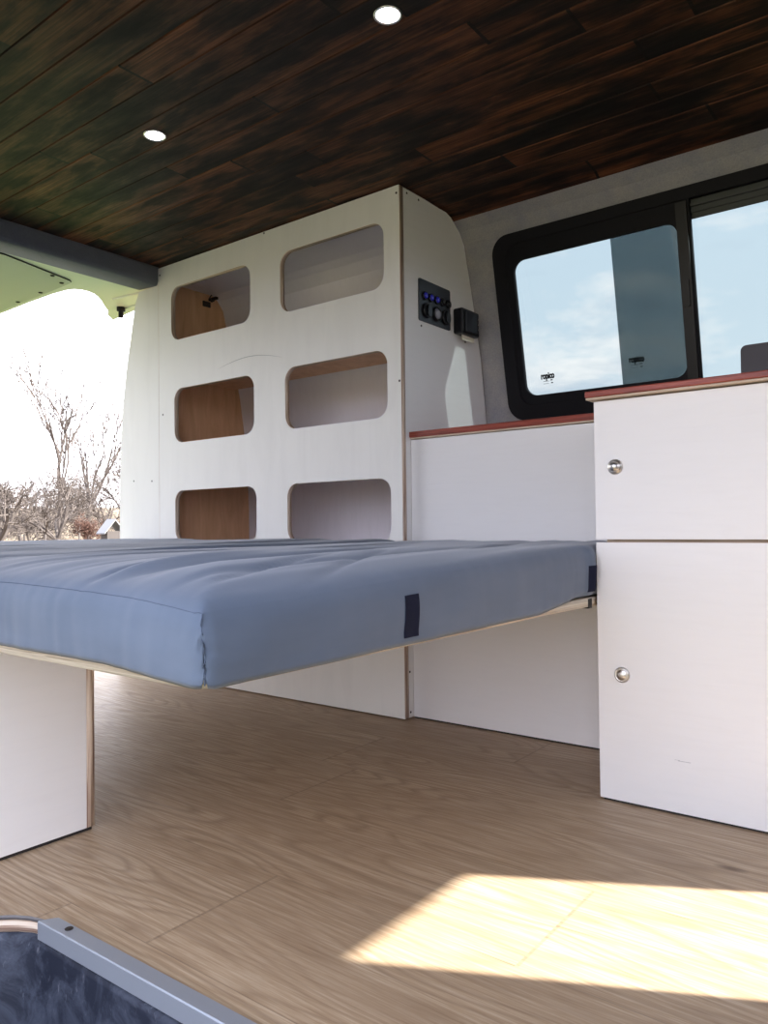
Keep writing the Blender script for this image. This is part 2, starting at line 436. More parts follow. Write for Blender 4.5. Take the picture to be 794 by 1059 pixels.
def text_mesh(body, size, fn, bold=.0):
    cu = bpy.data.curves.new('txt', 'FONT'); cu.body = body; cu.size = size; cu.extrude = .0002; cu.offset = bold
    o = bpy.data.objects.new('txt', cu); C.objects.link(o); bpy.context.view_layer.update()
    me = bpy.data.meshes.new_from_object(o.evaluated_get(bpy.context.evaluated_depsgraph_get()))
    bpy.data.objects.remove(o)
    for v in me.vertices: v.co = Vector(fn(v.co.x, v.co.y, v.co.z))
    return me
ink = mat('grey_black_print', (.015, .018, .025), .6)[0]
faint = mat('faint_grey_print', (.16, .19, .22), .6)[0]
for (lx, lz, w, owner) in ((-1.034, .9685, .0095, win), (-.765, .980, .0182, sl)):
    me = text_mesh('ropico', .0250, lambda u, v, q: wfn(lx + u * .66, lz - .001 + v, w + q), .0016)
    link('glass_marking', me, ink, owner)
    bm = bmesh.new()
    for (a, c, zz, hh) in ((.006, .026, -.0095, .0012), (.030, .037, -.0085, .0035), (.006, .024, -.0165, .0011), (.031, .038, -.0165, .0030)):
        q = [bm.verts.new(wfn(lx + a, lz + zz, w)), bm.verts.new(wfn(lx + c, lz + zz, w)), bm.verts.new(wfn(lx + c, lz + zz + hh, w)), bm.verts.new(wfn(lx + a, lz + zz + hh, w))]
        bm.faces.new(q)
    link('approval_marking', mesh_of(bm), faint, owner)

# ------------------------------------------------------------------ tall shelf unit
shelf = thing('shelf_unit', 'tall white plywood shelf unit with six rounded openings beside the rear door', 'shelf', (-1.8, YS, 0))
left = [(-2.302, ZC - .004), (-2.309, 1.405), (-2.422, 1.404), (-2.446, 1.364), (-2.465, 1.291), (-2.503, 1.134), (-2.529, .991), (-2.543, .846), (-2.550, .700), (-2.552, .536), (-2.553, .004)]
holes = []
for (a, c) in ((-2.234, -1.826), (-1.690, -1.284)):
    holes.append(rrect(a, c, 1.190, 1.379, .042))
for (a, c) in ((-2.219, -1.812), (-1.673, -1.276)):
    holes.append(rrect(a, c, .828, 1.018, .042))
for (a, c) in ((-2.217, -1.804), (-1.667, -1.268)):
    holes.append(rrect(a, c, .482, .660, .040))
XJ = -2.3065
main = [(XS1, .004), (XS1, ZC - .004), (-2.34, ZC - .004), (-2.34, 1.4075), (XJ, 1.405), (XJ, .004)]
link('front_panel', plate_mesh(main, holes, YS, YS + .018, xz, 'front'), [M['white_v'], M['edge_y']], shelf)
fill = [(XJ - .0012, .004), (XJ - .0012, 1.4045)] + left[2:]
link('filler_panel', plate_mesh(fill, [], YS, YS + .018, xz, 'filler'), [M['white_v'], M['edge_y']], shelf)
# side panels follow the curve of the van wall
sidep = [(YS + .0185, .004), (YS + .0185, ZC - .005), (1.80, ZC - .004), (1.879, ZC - .006), (1.915, 1.4625), (1.942, 1.455), (1.965, 1.440), (1.985, 1.424), (2.004, 1.400), (2.017, 1.375), (2.038, 1.317), (2.070, 1.205), (2.108, 1.053), (2.139, .856), (2.150, .6), (2.150, .004)]
link('side_panel', plate_mesh(sidep, [], XS1 - .015, XS1, yz, 'side'), [M['white'], M['edge_x']], shelf)
inner = [(YS + .0185, .004), (YS + .0185, ZC - .002)] + [(a - .0012, z - .0012) for a, z in PROF[:-1]] + [(2.158, .004)]
link('side_panel', plate_mesh(inner, [], -2.380, -2.365, yz, 'side'), [M['brown_ply'], M['edge_x']], shelf)
link('top_board', plate_mesh([(-2.3645, YS + .0185), (XS1 - .0155, YS + .0185), (XS1 - .0155, 1.974), (-2.3645, 1.974)], [], 1.4455, 1.4485, xy, 'board'), [M['white_in'], M['edge_z']], shelf)
for z in (.33, .745, 1.090):
    yb = wall_y(z) - .012
    for (a, c) in ((-2.3645, XS1 - .0155),):
        me = plate_mesh([(a, YS + .0185), (c, YS + .0185), (c, yb), (a, yb)], [], z, z + .012, xy, 'board')
        for p in me.polygons:
            if p.normal.z > .5: p.material_index = 2  # hidden board tops made white to bounce light into the cells
        link('shelf_board', me, [M['brown_ply'], M['edge_z'], M['white_in']], shelf)
bm = bmesh.new()
add_box(bm, -2.364, -2.318, 1.952, 1.966, 1.420, 1.431, .003); add_tube(bm, [(-2.338, 1.96, 1.418), (-2.334, 1.945, 1.410), (-2.328, 1.93, 1.420), (-2.322, 1.935, 1.432)], .003)
add_box(bm, -2.3648, -2.360, 1.925, 1.962, 1.395, 1.416, .001)
link('latch', mesh_of(bm), M['screw'], shelf)
def screws(coords, axis, parent, r=.0032):
    for p in coords:
        link('screw', lathe([(0, .0011), (r * .35, .0010), (r * .5, .0005), (r * .6, .0011), (r, .0008), (r, -.001)], p, axis, 10), M['screw'], parent)
screws([(-1.234 - .004, YS, 1.443), (-1.760, YS, 1.459), (-2.298, YS, 1.438), (-1.2345, YS, .924), (-2.284, YS, .934), (-2.351, YS, .700), (-2.461, YS, .705)], (0, -1, 0), shelf)
screws([(XS1, 1.715, 1.452), (XS1, 1.772, 1.452), (XS1, 1.778, 1.094), (XS1, 2.015, 1.092), (XS1, 1.703, .128), (XS1, 1.705, .018)], (1, 0, 0), shelf)
# faint pencil arc on the face
bm = bmesh.new(); arc = []
for i in range(15):
    q = i / 14; arc.append((-1.985 + .30 * q, YS - .0001, 1.058 + .026 * math.sin(math.pi * min(1, q * .9)) - .012 * q))
add_tube(bm, arc, [.0002 + .0008 * math.sin(math.pi * i / 14) for i in range(15)], 4)
link('pencil_mark', mesh_of(bm), mat('pencil_grey', (.42, .42, .40), .9)[0], shelf)

# switch panel on the side of the shelf unit
sw = thing('switch_panel', 'dark metal switch panel with round buttons and sockets on the shelf side', 'switch panel', (XS1, 1.845, 1.165))
link('face_plate', plate_mesh(rrect(1.764, 1.926, 1.108, 1.228, .006), [], XS1 + .0002, XS1 + .004, yz, 'plate'), [M['dark_panel'], M['dark_panel']], sw)
for k in range(5):
    yb = 1.791 + .0305 * k
    o = link('button', lathe([(.0125, 0), (.0125, .004), (.0105, .006), (.0105, .0045), (.0, .0045)], (XS1 + .004, yb, 1.182 + .0006 * k), (1, 0, 0), 20), M['black_plastic'], sw, True)
    link('button_lens', lathe([(.0085, 0), (.0080, .003), (.005, .004), (0, .0045)], (XS1 + .0083, yb, 1.182 + .0006 * k), (1, 0, 0), 16), M['led_blue'] if k < 3 else M['black_plastic'], o, True)
for k, yb in enumerate((1.800, 1.849, 1.897)):
    o = link('socket', lathe([(.0215, 0), (.0215, .006), (.0195, .008), (.0170, .008), (.0160, .005), (0, .005)], (XS1 + .004, yb, 1.141), (1, 0, 0), 28), M['black_plastic'], sw, True)
    if k == 1: link('voltmeter_lens', lathe([(.0150, 0), (.0145, .003), (.008, .0055), (0, .006)], (XS1 + .0092, yb, 1.141), (1, 0, 0), 24), M['grey_cap'], o, True)
    else: link('socket_cap', plate_mesh(rrect(yb - .002, yb + .0160, 1.125, 1.157, .007), [], XS1 + .0092, XS1 + .0135, yz, 'cap'), [M['dark_panel'], M['dark_panel']], o)
# charge controller beside it
cc = thing('control_unit', 'small black box with three silver terminals beside the switch panel', 'control unit', (XS1, 1.98, 1.14))
bm = bmesh.new(); add_box(bm, XS1 + .0005, XS1 + .034, 1.945, 2.045, 1.103, 1.180, .006, 3)
link('housing', mesh_of(bm), M['black_plastic'], cc)
bm = bmesh.new(); add_box(bm, XS1 + .0342, XS1 + .040, 1.958, 2.020, 1.110, 1.172, .002, 2)
link('cover', mesh_of(bm), M['dark_panel'], cc)
for z in (1.125, 1.141, 1.157):
    link('terminal', lathe([(.0045, 0), (.0045, .003), (.003, .004), (0, .004)], (XS1 + .0342, 2.033, z), (1, 0, 0), 12), M['chrome'], cc)
link('paper_tag', plate_mesh([(1.965, 1.088), (2.035, 1.088), (2.035, 1.1025), (1.965, 1.1025)], [], XS1 + .018, XS1 + .020, yz, 'tag'), [M['paper'], M['paper']], cc)

# ------------------------------------------------------------------ low cabinet + its worktop
low = thing('low_cabinet', 'low plain white cabinet below the window between shelf unit and kitchen cabinet', 'cabinet', (-.9, YL, 0))
link('front_panel', plate_mesh([(XS1 + .0015, .004), (XK + .02, .004), (XK + .02, .764), (XS1 + .0015, .764)], [], YL, YL + .015, xz, 'front'), [M['white'], M['edge_y']], low)
link('rear_rail', plate_mesh([(XS1 + .0015, .70), (XK + .02, .70), (XK + .02, .764), (XS1 + .0015, .764)], [], 2.09, 2.105, xz, 'rail'), [M['white'], M['edge_y']], low)
link('floor_gap_shade', plate_mesh([(XS1 + .002, 0), (XK + .02, 0), (XK + .02, .0038), (XS1 + .002, .0038)], [], YL + .002, YL + .02, xz, 'floor_gap_shade'), [M['dark_gap'], M['dark_gap']], low)  # near-black strip painted as the shade in the gap above the floor
def worktop(name, label, x0, x1, y0, y1, z0, z1):
    o = thing(name, label, 'worktop', (.5 * (x0 + x1), y0, z0))
    bm = bmesh.new(); add_box(bm, x0, x1, y0, y1, z0 + .0042, z1, .002, 3)
    link('top_layer', mesh_of(bm), M['red_top'], o)
    bm = bmesh.new(); add_box(bm, x0 + .0015, x1 - .0015, y0 + .0012, y1, z0, z0 + .0041, .0008, 1)
    link('underside_layer', mesh_of(bm), M['pale_edge'], o)
    return o
worktop('low_worktop', 'narrow red-brown worktop on the low cabinet under the window', XS1 + .0015, XK + .005, YL - .0095, 2.118, .7655, .7860)
worktop('kitchen_worktop', 'red-brown worktop on the taller kitchen cabinet at the right', XK - .0125, .30, YK - .0150, 1.7095, .7645, .7808)

# ------------------------------------------------------------------ kitchen cabinet
kit = thing('kitchen_cabinet', 'white kitchen cabinet with flap above and door below at the right', 'cabinet', (-.2, YK, 0))
bm = bmesh.new()
add_box(bm, -.561, -.546, YK + .0165, 1.705, .006, .7625)
add_box(bm, .262, .277, YK + .0165, 1.705, .006, .7625)
add_box(bm, -.5455, .2615, YK + .0165, 1.705, .485, .500)
add_box(bm, -.5455, .2615, YK + .0165, 1.705, .008, .022)
add_box(bm, -.5455, .2615, 1.69, 1.705, .023, .7625)
link('carcass', mesh_of(bm), M['pale_edge'], kit)
fd = link('flap', plate_mesh([(XK, .4965), (.277, .4965), (.277, .7618), (XK, .7618)], [], YK, YK + .015, xz, 'flap'), [M['white'], M['edge_y']], kit)
dd = link('door', plate_mesh([(XK + .0005, .0045), (.277, .0045), (.277, .4905), (XK + .0005, .4905)], [], YK, YK + .015, xz, 'door'), [M['white'], M['edge_y']], kit)
link('floor_gap_shade', plate_mesh([(XK + .006, 0), (.277, 0), (.277, .004), (XK + .006, .004)], [], YK + .004, YK + .02, xz, 'floor_gap_shade'), [M['dark_gap'], M['dark_gap']], kit)  # dark strip standing for the shaded gap under the door
for (x, z, par, lab) in ((-.5365, .634, fd, 0), (-.5300, .2415, dd, 1)):
    k = link('push_knob', lathe([(.0148, 0), (.0148, .002), (.0138, .0042), (.0118, .0055), (.0108, .0060 if not lab else .0050), (.0098, .0085 if not lab else .0048), (.0080, .0110 if not lab else .0062), (.0050, .0128 if not lab else .0072), (.0025, .0134 if not lab else .0076), (0, .0136 if not lab else .0077)], (x, YK, z), (0, -1, 0), 32), M['nickel'], par, True)
bm = bmesh.new(); add_box(bm, -.430, -.408, YK - .0003, YK + .001, .0975, .0985); add_box(bm, -.436, -.427, YK - .0003, YK + .001, .0988, .0994)
link('scuff_mark', mesh_of(bm), mat('scuff_grey', (.5, .5, .5), .8)[0], dd)
# dark appliance standing on the worktop, only its left end in the picture
ap = thing('cooker_lid', 'dark rounded slab standing upright on the worktop at the right edge', 'lid', (-.25, 1.70, .781))
bm = bmesh.new(); 
link('lid_body', plate_mesh([(-.372, .788), (-.02, .788), (-.02, .889)] + [(-.361 + .011 * math.cos(R(a)), .878 + .011 * math.sin(R(a))) for a in (90, 112, 135, 157, 180)], [], 1.690, 1.706, xz, 'lid'), [M['dark_box'], M['dark_box']], ap)
bm.free(); box('hinge_foot', (-.36, -.30, 1.692, 1.704, .7812, .7878), M['black_plastic'], ap)
box('hinge_foot', (-.10, -.04, 1.692, 1.704, .7812, .7878), M['black_plastic'], ap)

# ------------------------------------------------------------------ bed: near side box, base board, three cushions
YB, XB = .760, -1.2354
bx = thing('storage_box', 'white plywood box with bare plywood edge carrying the bed at the left', 'storage box', (-1.8, .5, 0))
bm = bmesh.new()
link('side_panel', plate_mesh([(.12, .006), (YB - .0155, .006), (YB - .0155, .3665), (.12, .3665)], [], XB - .015, XB, yz, 'side'), [M['white'], M['edge_x']], bx)
link('front_panel', plate_mesh([(XB, .006), (XB, .3665), (-2.45, .3665), (-2.45, .006)], [], YB - .015, YB, xz, 'front'), [M['white'], M['edge_y']], bx)
link('base_strip', plate_mesh([(.12, 0), (YB - .004, 0), (YB - .004, .0055), (.12, .0055)], [], XB - .015, XB - .003, yz, 'strip'), [M['dark_gap'], M['dark_gap']], bx)
bm.free()
base = thing('bed_board', 'plywood bed board under the blue cushions', 'board', (-1.5, 1.1, .368))
link('board', plate_mesh([(-.5885, 1.22), (-.582, 1.36), (-.582, 1.716), (-1.222, 1.716), (-1.2225, 1.674), (-2.50, 1.674), (-2.50, .4780), (-.604, .4780), (-.5885, .4935)], [], .3690, .3855, xy, 'board'), [M['pale_edge'], M['board_edge']], base)
box('bracket', (-.600, -.581, 1.386, 1.404, .3655, .384), M['dark_gap'], base)

Y0, Y1 = .471, 1.700
GAP = [-.581, -1.225, -1.865, -2.505]
def edge_h(x, y):
    return min(.487, .442 + .047 * (y - Y0) + .022 * (1 - math.exp((x + .58) / .15)))
def fold(x, y, s):
    """wrinkles pulled along y, a few strong ones and a field of fine ones"""
    w = noise.noise(Vector((x * 13 + y * 1.3, y * 1.1 + 3 * s, s))) * .0055
    w += noise.noise(Vector((x * 34 + y * 3.1, y * 2.2, 5 + s))) * .0030
    for (cx, sl, yc, ln, wd, am) in ((-.865, -.20, .82, .62, .011, -.0085), (-.845, -.20, .82, .60, .014, .0035), (-.70, -.35, .72, .30, .009, -.0045), (-.66, -.45, .78, .28, .009, -.004), (-.69, -.10, .80, .42, .012, -.0050), (-.80, -.12, .86, .40, .013, -.0060), (-.94, -.12, .95, .50, .013, -.0055), (-1.08, -.10, 1.05, .50, .012, -.0060), (-.74, -.22, 1.35, .25, .016, -.0050), (-1.42, -.1, 1.2, .45, .016, -.006), (-1.62, -.1, 1.45, .25, .018, -.010), (-1.70, .05, 1.1, .4, .02, -.005)):
        d = x - (cx + sl * (y - yc))
        a = (y - yc) / ln
        if abs(a) < 1: w += 1.35 * am * math.exp(-(d / (wd * .7)) ** 2) * (1 - a * a)
    return w
def cushion_mesh(xa, xb, seed, front, Y1):
    """xa > xb; returns mesh and the surface function"""
    cx, cy = .5 * (xa + xb), .5 * (Y0 + Y1); hx, hy, hz = .5 * (xa - xb), .5 * (Y1 - Y0), .055; r = .020
    def P(a, c, h):
        q = Vector((a * hx, c * hy, h * hz))
        inn = Vector((max(-hx + r, min(hx - r, q.x)), max(-hy + r, min(hy - r, q.y)), max(-hz + r, min(hz - r, q.z))))
        d = q - inn
        if d.length > 1e-9: q = inn + d.normalized() * r
        x, y = cx + q.x, cy + q.y
        k = (q.z / hz + 1) / 2                       # 0 bottom .. 1 top
        dn = max(0, y - Y0); df = max(0, xa - x); db = max(0, x - xb); dfar = max(0, Y1 - y)
        e = edge_h(x, y)
        dd = min(dn / .07, (df / .07 if front else df / .022), db / .022, dfar / .05)
        top = e + (.488 + (0 if front else .0035) - e) * (1 - math.exp(-dd))
        if not front: top -= .010 * math.exp(-df / .006)
        top -= .016 * math.exp(-db / .012)
        zb = .3860
        if dn < .0058 or (front and df < .0058):     # hem hangs over the board edge
            zb = .3635
            if front and df < .0058 and dn > .0058: zb = .3635 + .0225 * max(0, min(1, (y - 1.18) / .20))
            if dn < .0058: zb = .3635 + .0090 * min(1, max(0, (-.59 - x) / .16))
        z = zb + k * (top - zb)
        if k > .9: z += fold(x, y, seed) * min(1, dd)
        side = math.sin(math.pi * min(1, max(0, k)))
        if dn < .021:
            y -= .005 * side + .0030 * noise.noise(Vector((x * 9, z * 24, 3 + seed))) + .0012 * noise.noise(Vector((x * 60, z * 9, 9)))
            y += .0022 * math.sin(z * 620 + 9 * noise.noise(Vector((x * 40, z * 30, 2)))) * math.exp(-max(0, xa - x) / .020) * side * (1 if front else 0)
            if k < .25: y -= .004 * (1 - k / .25)
        if front and df < .021:
            x += .004 * side + .0028 * noise.noise(Vector((y * 10, z * 22, 7))) + .0013 * noise.noise(Vector((y * 75, z * 8, 17)))
            x += .0022 * math.sin(z * 620 + 9 * noise.noise(Vector((y * 40, z * 30, 2)))) * math.exp(-max(0, y - Y0) / .022) * side
            if k < .25 and y < 1.3: x += .004 * (1 - k / .25)
            x += .009 * math.exp(-((y - 1.393) / .013) ** 2) * max(0, 1 - (2 * k - 1) ** 4)
            if y > 1.41: x = min(x, -.579)
        return Vector((x, y, z))
    bm = bmesh.new(); cache = {}
    def steps(h, n):
        ed = [0, .0025, .0052, .0062, .010, .0145, .020]
        mid = [.020 + (2 * h - .04) * i / n for i in range(1, n)]
        return [q / h - 1 for q in ed + mid + [2 * h - q for q in ed[::-1]]]
    ax, ay, az = steps(hx, 110), steps(hy, 100), [-1 + 2 * q / 12 for q in range(13)]
    nx, ny, nz = len(ax) - 1, len(ay) - 1, 12
    def v(i, j, k):
        if (i, j, k) not in cache: cache[(i, j, k)] = bm.verts.new(P(ax[i], ay[j], az[k]))
        return cache[(i, j, k)]
    for i in range(nx):
        for j in range(ny):
            for k in (0, nz): bm.faces.new((v(i, j, k), v(i + 1, j, k), v(i + 1, j + 1, k), v(i, j + 1, k)))
    for i in range(nx):
        for k in range(nz):
            for j in (0, ny): bm.faces.new((v(i, j, k), v(i + 1, j, k), v(i + 1, j, k + 1), v(i, j, k + 1)))
    for j in range(ny):
        for k in range(nz):
            for i in (0, nx): bm.faces.new((v(i, j, k), v(i, j + 1, k), v(i, j + 1, k + 1), v(i, j, k + 1)))
    return mesh_of(bm, 'cushion'), P
labs = ['blue-grey cushion with dark hook tape patches, nearest the kitchen cabinet', 'blue-grey middle cushion of the bed, between two dark gaps', 'blue-grey rear cushion of the bed beside the open tailgate']
for k in range(3):
    xa, xb = GAP[k] - (.003 if k else 0), GAP[k + 1] + .003
    root = thing('bed_cushion', labs[k], 'cushion', (.5 * (xa + xb), 1.085, .386), 'bed cushions')
    me, P = cushion_mesh(xa, xb, k * 4.7, k == 0, 1.70 if k == 0 else 1.676)
    link('cover', me, M['cotton'], root, True)
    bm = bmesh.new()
    add_tube(bm, [P(-1 + 2 * i / 80, -.995, .93) + Vector((0, -.0002, .0006)) for i in range(81)], .0004, 5)
    if k == 0: 
        add_tube(bm, [P(.997, -.997, -.98 + 1.9 * i / 30) + Vector((.0003, -.0003, 0)) for i in range(31)], .0007, 5)
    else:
        add_tube(bm, [P(.985, -.98 + 1.96 * i / 80, .97) + Vector((.001, 0, .002)) for i in range(81)], .0030, 6)  # dark tube drawn as the shade in the gap between cushions
    link('seam_and_gap_shade', mesh_of(bm), M['seam_and_gap_shade'], root)
    if k == 0:
        for (ya, yb_, za, zb_) in ((.7905, .8205, .20, .78), (1.376, 1.4035, .12, .62)):
            bm = bmesh.new(); n = 8; g = {}
            for i in range(n + 1):
                for j in range(n + 1):
                    yy_ = ya + (yb_ - ya) * i / n
                    p = P(1, (yy_ - .5 * (Y0 + 1.70)) / (.5 * (1.70 - Y0)), 2 * (za + (zb_ - za) * j / n) - 1)
                    for s in (0, 1): g[(i, j, s)] = bm.verts.new(p + Vector((.0004 + .0012 * s, 0, 0)))
            for i in range(n):
                for j in range(n):
                    for s in (0, 1): bm.faces.new((g[(i, j, s)], g[(i + 1, j, s)], g[(i + 1, j + 1, s)], g[(i, j + 1, s)]))
                for (a, c_) in ((0, 0), (n, n)):
                    bm.faces.new((g[(i, a, 0)], g[(i + 1, a, 0)], g[(i + 1, a, 1)], g[(i, a, 1)]))
                    bm.faces.new((g[(a, i, 0)], g[(a, i + 1, 0)], g[(a, i + 1, 1)], g[(a, i, 1)]))
            tag(link('hook_tape', mesh_of(bm), M['velcro'], root), 'dark navy hook tape patch')

# ------------------------------------------------------------------ ceiling lamps
for (x, yv, lab) in ((-.834, 1.111, 'round lit ceiling spotlight nearer the camera, above the bed front'), (-1.530, 1.106, 'round lit ceiling spotlight toward the rear door beam')):
    l = thing('ceiling_spotlight', lab, 'ceiling light', (x, yv, ZC), 'recessed ceiling spotlights')
    link('rim', lathe([(.0225, -.0005), (.0225, -.003), (.0245, -.0038), (.0265, -.003), (.0272, -.0005)], (x, yv, ZC), (0, 0, 1), 32), M['chrome'], l, True)
    link('lens', lathe([(.0222, -.0004), (.0222, -.0022), (.012, -.0034), (0, -.0036)], (x, yv, ZC), (0, 0, 1), 32), M['lamp'], l, True)

# ------------------------------------------------------------------ door step and threshold strip
th = thing('threshold_strip', 'grey aluminium strip along the floor edge above the door step', 'threshold strip', (-.4, .545, 0))
bm = bmesh.new()
def stx(x): return .0225 * (x + .985) / .39        # the strip runs a touch askew
sec2 = [(.530, -.0185), (.530, .004), (.5315, .0055), (.5515, .0055), (.553, .004), (.553, .0003), (.5345, .0003), (.5345, -.0185)]
ra, rb = [], []
for (a, z) in sec2:
    ra.append(bm.verts.new((-.998 + (.014 if a > .545 else 0), a - .0, z))); rb.append(bm.verts.new((.14, a + .022, z)))
n = len(sec2)
for i in range(n): bm.faces.new((ra[i], ra[(i + 1) % n], rb[(i + 1) % n], rb[i]))
bm.faces.new(ra); bm.faces.new(rb)
link('strip', mesh_of(bm), M['alu'], th)
for x in (-.945, -.45, .02):
    screws([(x, .543 + .022 * (x + .998) / 1.138, .0055)], (0, 0, 1), th, .0055)
st = thing('door_step', 'black scuffed plastic step well in the sliding door opening', 'step', (-.45, .3, -.24))
bm = bmesh.new()
orig = [(.15, .543), (-.98, .540)]
for i in range(1, 9):
    a = R(90 + 90 * i / 8); orig.append((-.983 + .112 * math.cos(a), .43 + .112 * math.sin(a)))
orig += [(-1.095, .05), (.15, .05)]
cxm, cym = -.45, .28
lev = [(1.03, -.0245), (1.0, -.0255), (1.0, -.034), (.985, -.05), (.95, -.20), (.92, -.24)]
rings = [[bm.verts.new((cxm + (x - cxm) * s, min(.56 if s > 1.01 else .536, cym + (y - cym) * s), z)) for x, y in orig] for s, z in lev]
for a, c_ in zip(rings, rings[1:]):
    for i in range(len(orig)):
        j = (i + 1) % len(orig); bm.faces.new((a[i], a[j], c_[j], c_[i]))
bm.faces.new(rings[-1])
link('tread_tray', mesh_of(bm), M['step'], st, True)
bm = bmesh.new()
for k in range(5): add_box(bm, -.90, .05, .16 + .05 * k, .172 + .05 * k, -.2399, -.2375, .0008)
link('tread_rib', mesh_of(bm), M['step'], st)

# ------------------------------------------------------------------ open tailgate
tg = thing('tailgate', 'raised white tailgate seen from below, with inset lining and black stop', 'tailgate', (-2.45, YMID, 1.42))
ow = [(-2.425, 1.86), (-2.60, 1.862), (-2.712, 1.848), (-2.888, 1.872), (-2.838, 1.815), (-2.787, 1.785), (-2.730, 1.730), (-2.677, 1.685), (-2.640, 1.645), (-2.621, 1.619), (-2.610, 1.590), (-2.612, 1.560), (-2.626, 1.540), (-2.659, 1.528), (-2.741, 1.520), (-2.917, 1.519), (-3.163, 1.524), (-3.50, 1.50), (-3.58, 1.42)]
full = ow + [(x, 2 * YMID - y_) for x, y_ in ow[::-1]]
link('shell', plate_mesh(full, [], 1.420, 1.462, xy, 'shell'), [M['van_paint'], M['van_paint']], tg)
li = [(-2.455, 1.20), (-2.535, 1.470), (-2.548, 1.484), (-2.575, 1.486), (-2.741, 1.491), (-3.16, 1.500), (-3.44, 1.47)]
li = li + [(x, 2 * YMID - y_) for x, y_ in li[::-1]]
link('lining_panel', plate_mesh(li, [], 1.4145, 1.4198, xy, 'lining'), [M['lining'], M['dark_gap']], tg)
bm = bmesh.new()
add_tube(bm, [(-2.43, 1.72, 1.4196), (-2.62, 1.70, 1.4196)], .006); add_tube(bm, [(-2.43, 1.80, 1.4196), (-2.70, 1.80, 1.4196)], .005)
link('pressed_ridge', mesh_of(bm), M['van_paint'], tg, True)
link('rubber_stop', lathe([(.017, 0), (.017, .014), (.010, .016), (.010, .040), (.0, .042)], (-2.700, 1.786, 1.4198), (0, 0, -1), 16), M['black_rubber'], tg, True)
for p in ((-2.575, 1.462), (-2.74, 1.472), (-2.92, 1.478), (-2.525, 1.40)):
    link('clip', lathe([(.008, 0), (.007, .0025), (0, .003)], (p[0], p[1], 1.4145), (0, 0, -1), 12), M['dark_gap'], tg)

# ------------------------------------------------------------------ cab seats (forward of the picture, they stand in the sun's way)
def seat(label, ya, yb, lean):
    s = thing('cab_seat', label, 'seat', (.45, .5 * (ya + yb), 0), 'front cab seats')
    bm = bmesh.new(); add_box(bm, .36, .86, ya, yb, .30, .46, .04, 3); link('seat_cushion', mesh_of(bm), M['carpet'], s)
    bm = bmesh.new(); add_box(bm, .30, .42, ya, yb, .42, 1.00, .012, 3)
    for v in bm.verts:
        if v.co.y < .5 * (ya + yb): v.co.y += lean[0] * (v.co.z - .57)
        else: v.co.y += lean[1] * (v.co.z - .57)
    link('backrest', mesh_of(bm), M['carpet'], s)
    c_ = .5 * (ya + yb)
    bm = bmesh.new(); add_box(bm, .33, .41, c_ - .13, c_ + .13, 1.03, 1.20, .03, 3)
    add_tube(bm, [(.37, c_ - .06, .98), (.37, c_ - .06, 1.05)], .008); add_tube(bm, [(.37, c_ + .06, .98), (.37, c_ + .06, 1.05)], .008)
    link('headrest', mesh_of(bm), M['carpet'], s)
    bm = bmesh.new(); add_box(bm, .42, .80, ya + .05, yb - .05, 0.001, .30, .01); link('seat_base', mesh_of(bm), M['dark_box'], s)
seat('grey driver seat in the cab behind the kitchen cabinet', 1.467, 2.06, (-.14, 0))
seat('grey passenger seat in the cab beside the sliding door', .20, 1.120, (0, -.10))

# ------------------------------------------------------------------ outside
m, t, b = mat('spring_meadow', (.1, .2, .04), .9, 0, .1)
g = t.noise(t.coord((.5, .5, .5)), 1, 5, .65); h = t.noise(t.coord((14, 14, 14)), 1, 4, .7)
ge = t.add('ShaderNodeNewGeometry'); sp = t.add('ShaderNodeSeparateXYZ'); t.link(ge.outputs['Position'], sp.inputs[0])
far = t.ramp(t.math('ADD', t.math('DIVIDE', sp.outputs[0], -40.), t.math('MULTIPLY', g, .3)), [(.38, 0.), (.55, 1.)])
c = t.mix(g, (.055, .085, .022), (.085, .115, .035))
c = t.mix(t.ramp(h, [(.3, .5), (.6, 0.)]), c, (.035, .050, .014))
dry = t.mix(g, (.14, .105, .07), (.20, .165, .12))
c = t.mix(t.ramp(t.math('ADD', t.math('MULTIPLY', sp.outputs[1], -.25), t.math('MULTIPLY', g, .5)), [(.30, 0.), (.62, 1.)]), c, t.mix(h, (.112, .102, .060), (.192, .176, .112)))  # unseen ground beside the van coloured tan to bounce warm light inside
c = t.mix(far, c, dry); t.link(c, b.inputs['Base Color']); bump(t, b, h, .8, .05); M['meadow'] = m
bm = bmesh.new(); S = 260; n = 80
vs = {}
for i in range(n + 1):
    for j in range(n + 1):
        q = lambda a: math.copysign(abs(a) ** 2.2, a) * S
        x, yv = q(2 * i / n - 1), q(2 * j / n - 1)
        d = math.hypot(x, yv)
        z = -.6 + max(0, min(1, (d - 22) / 60)) * (.35 + .5 * noise.noise(Vector((x * .03, yv * .03, 1)))) + max(0, (d - 70) / 190) ** 1.3 * 7 * (1 if x < 0 else 0)
        vs[(i, j)] = bm.verts.new((x, yv, z))
for i in range(n):
    for j in range(n): bm.faces.new((vs[(i, j)], vs[(i + 1, j)], vs[(i + 1, j + 1)], vs[(i, j + 1)]))
tag(link('ground', mesh_of(bm), M['meadow'], None, True), 'green meadow with unseen tan ground toned for bounce light beside the van and dry grass behind', 'ground', kind='structure')
def gz(x, y_):
    d = math.hypot(x, y_)
    return -.6 + max(0, min(1, (d - 22) / 60)) * (.35 + .5 * noise.noise(Vector((x * .03, y_ * .03, 1)))) + max(0, (d - 70) / 190) ** 1.3 * 7

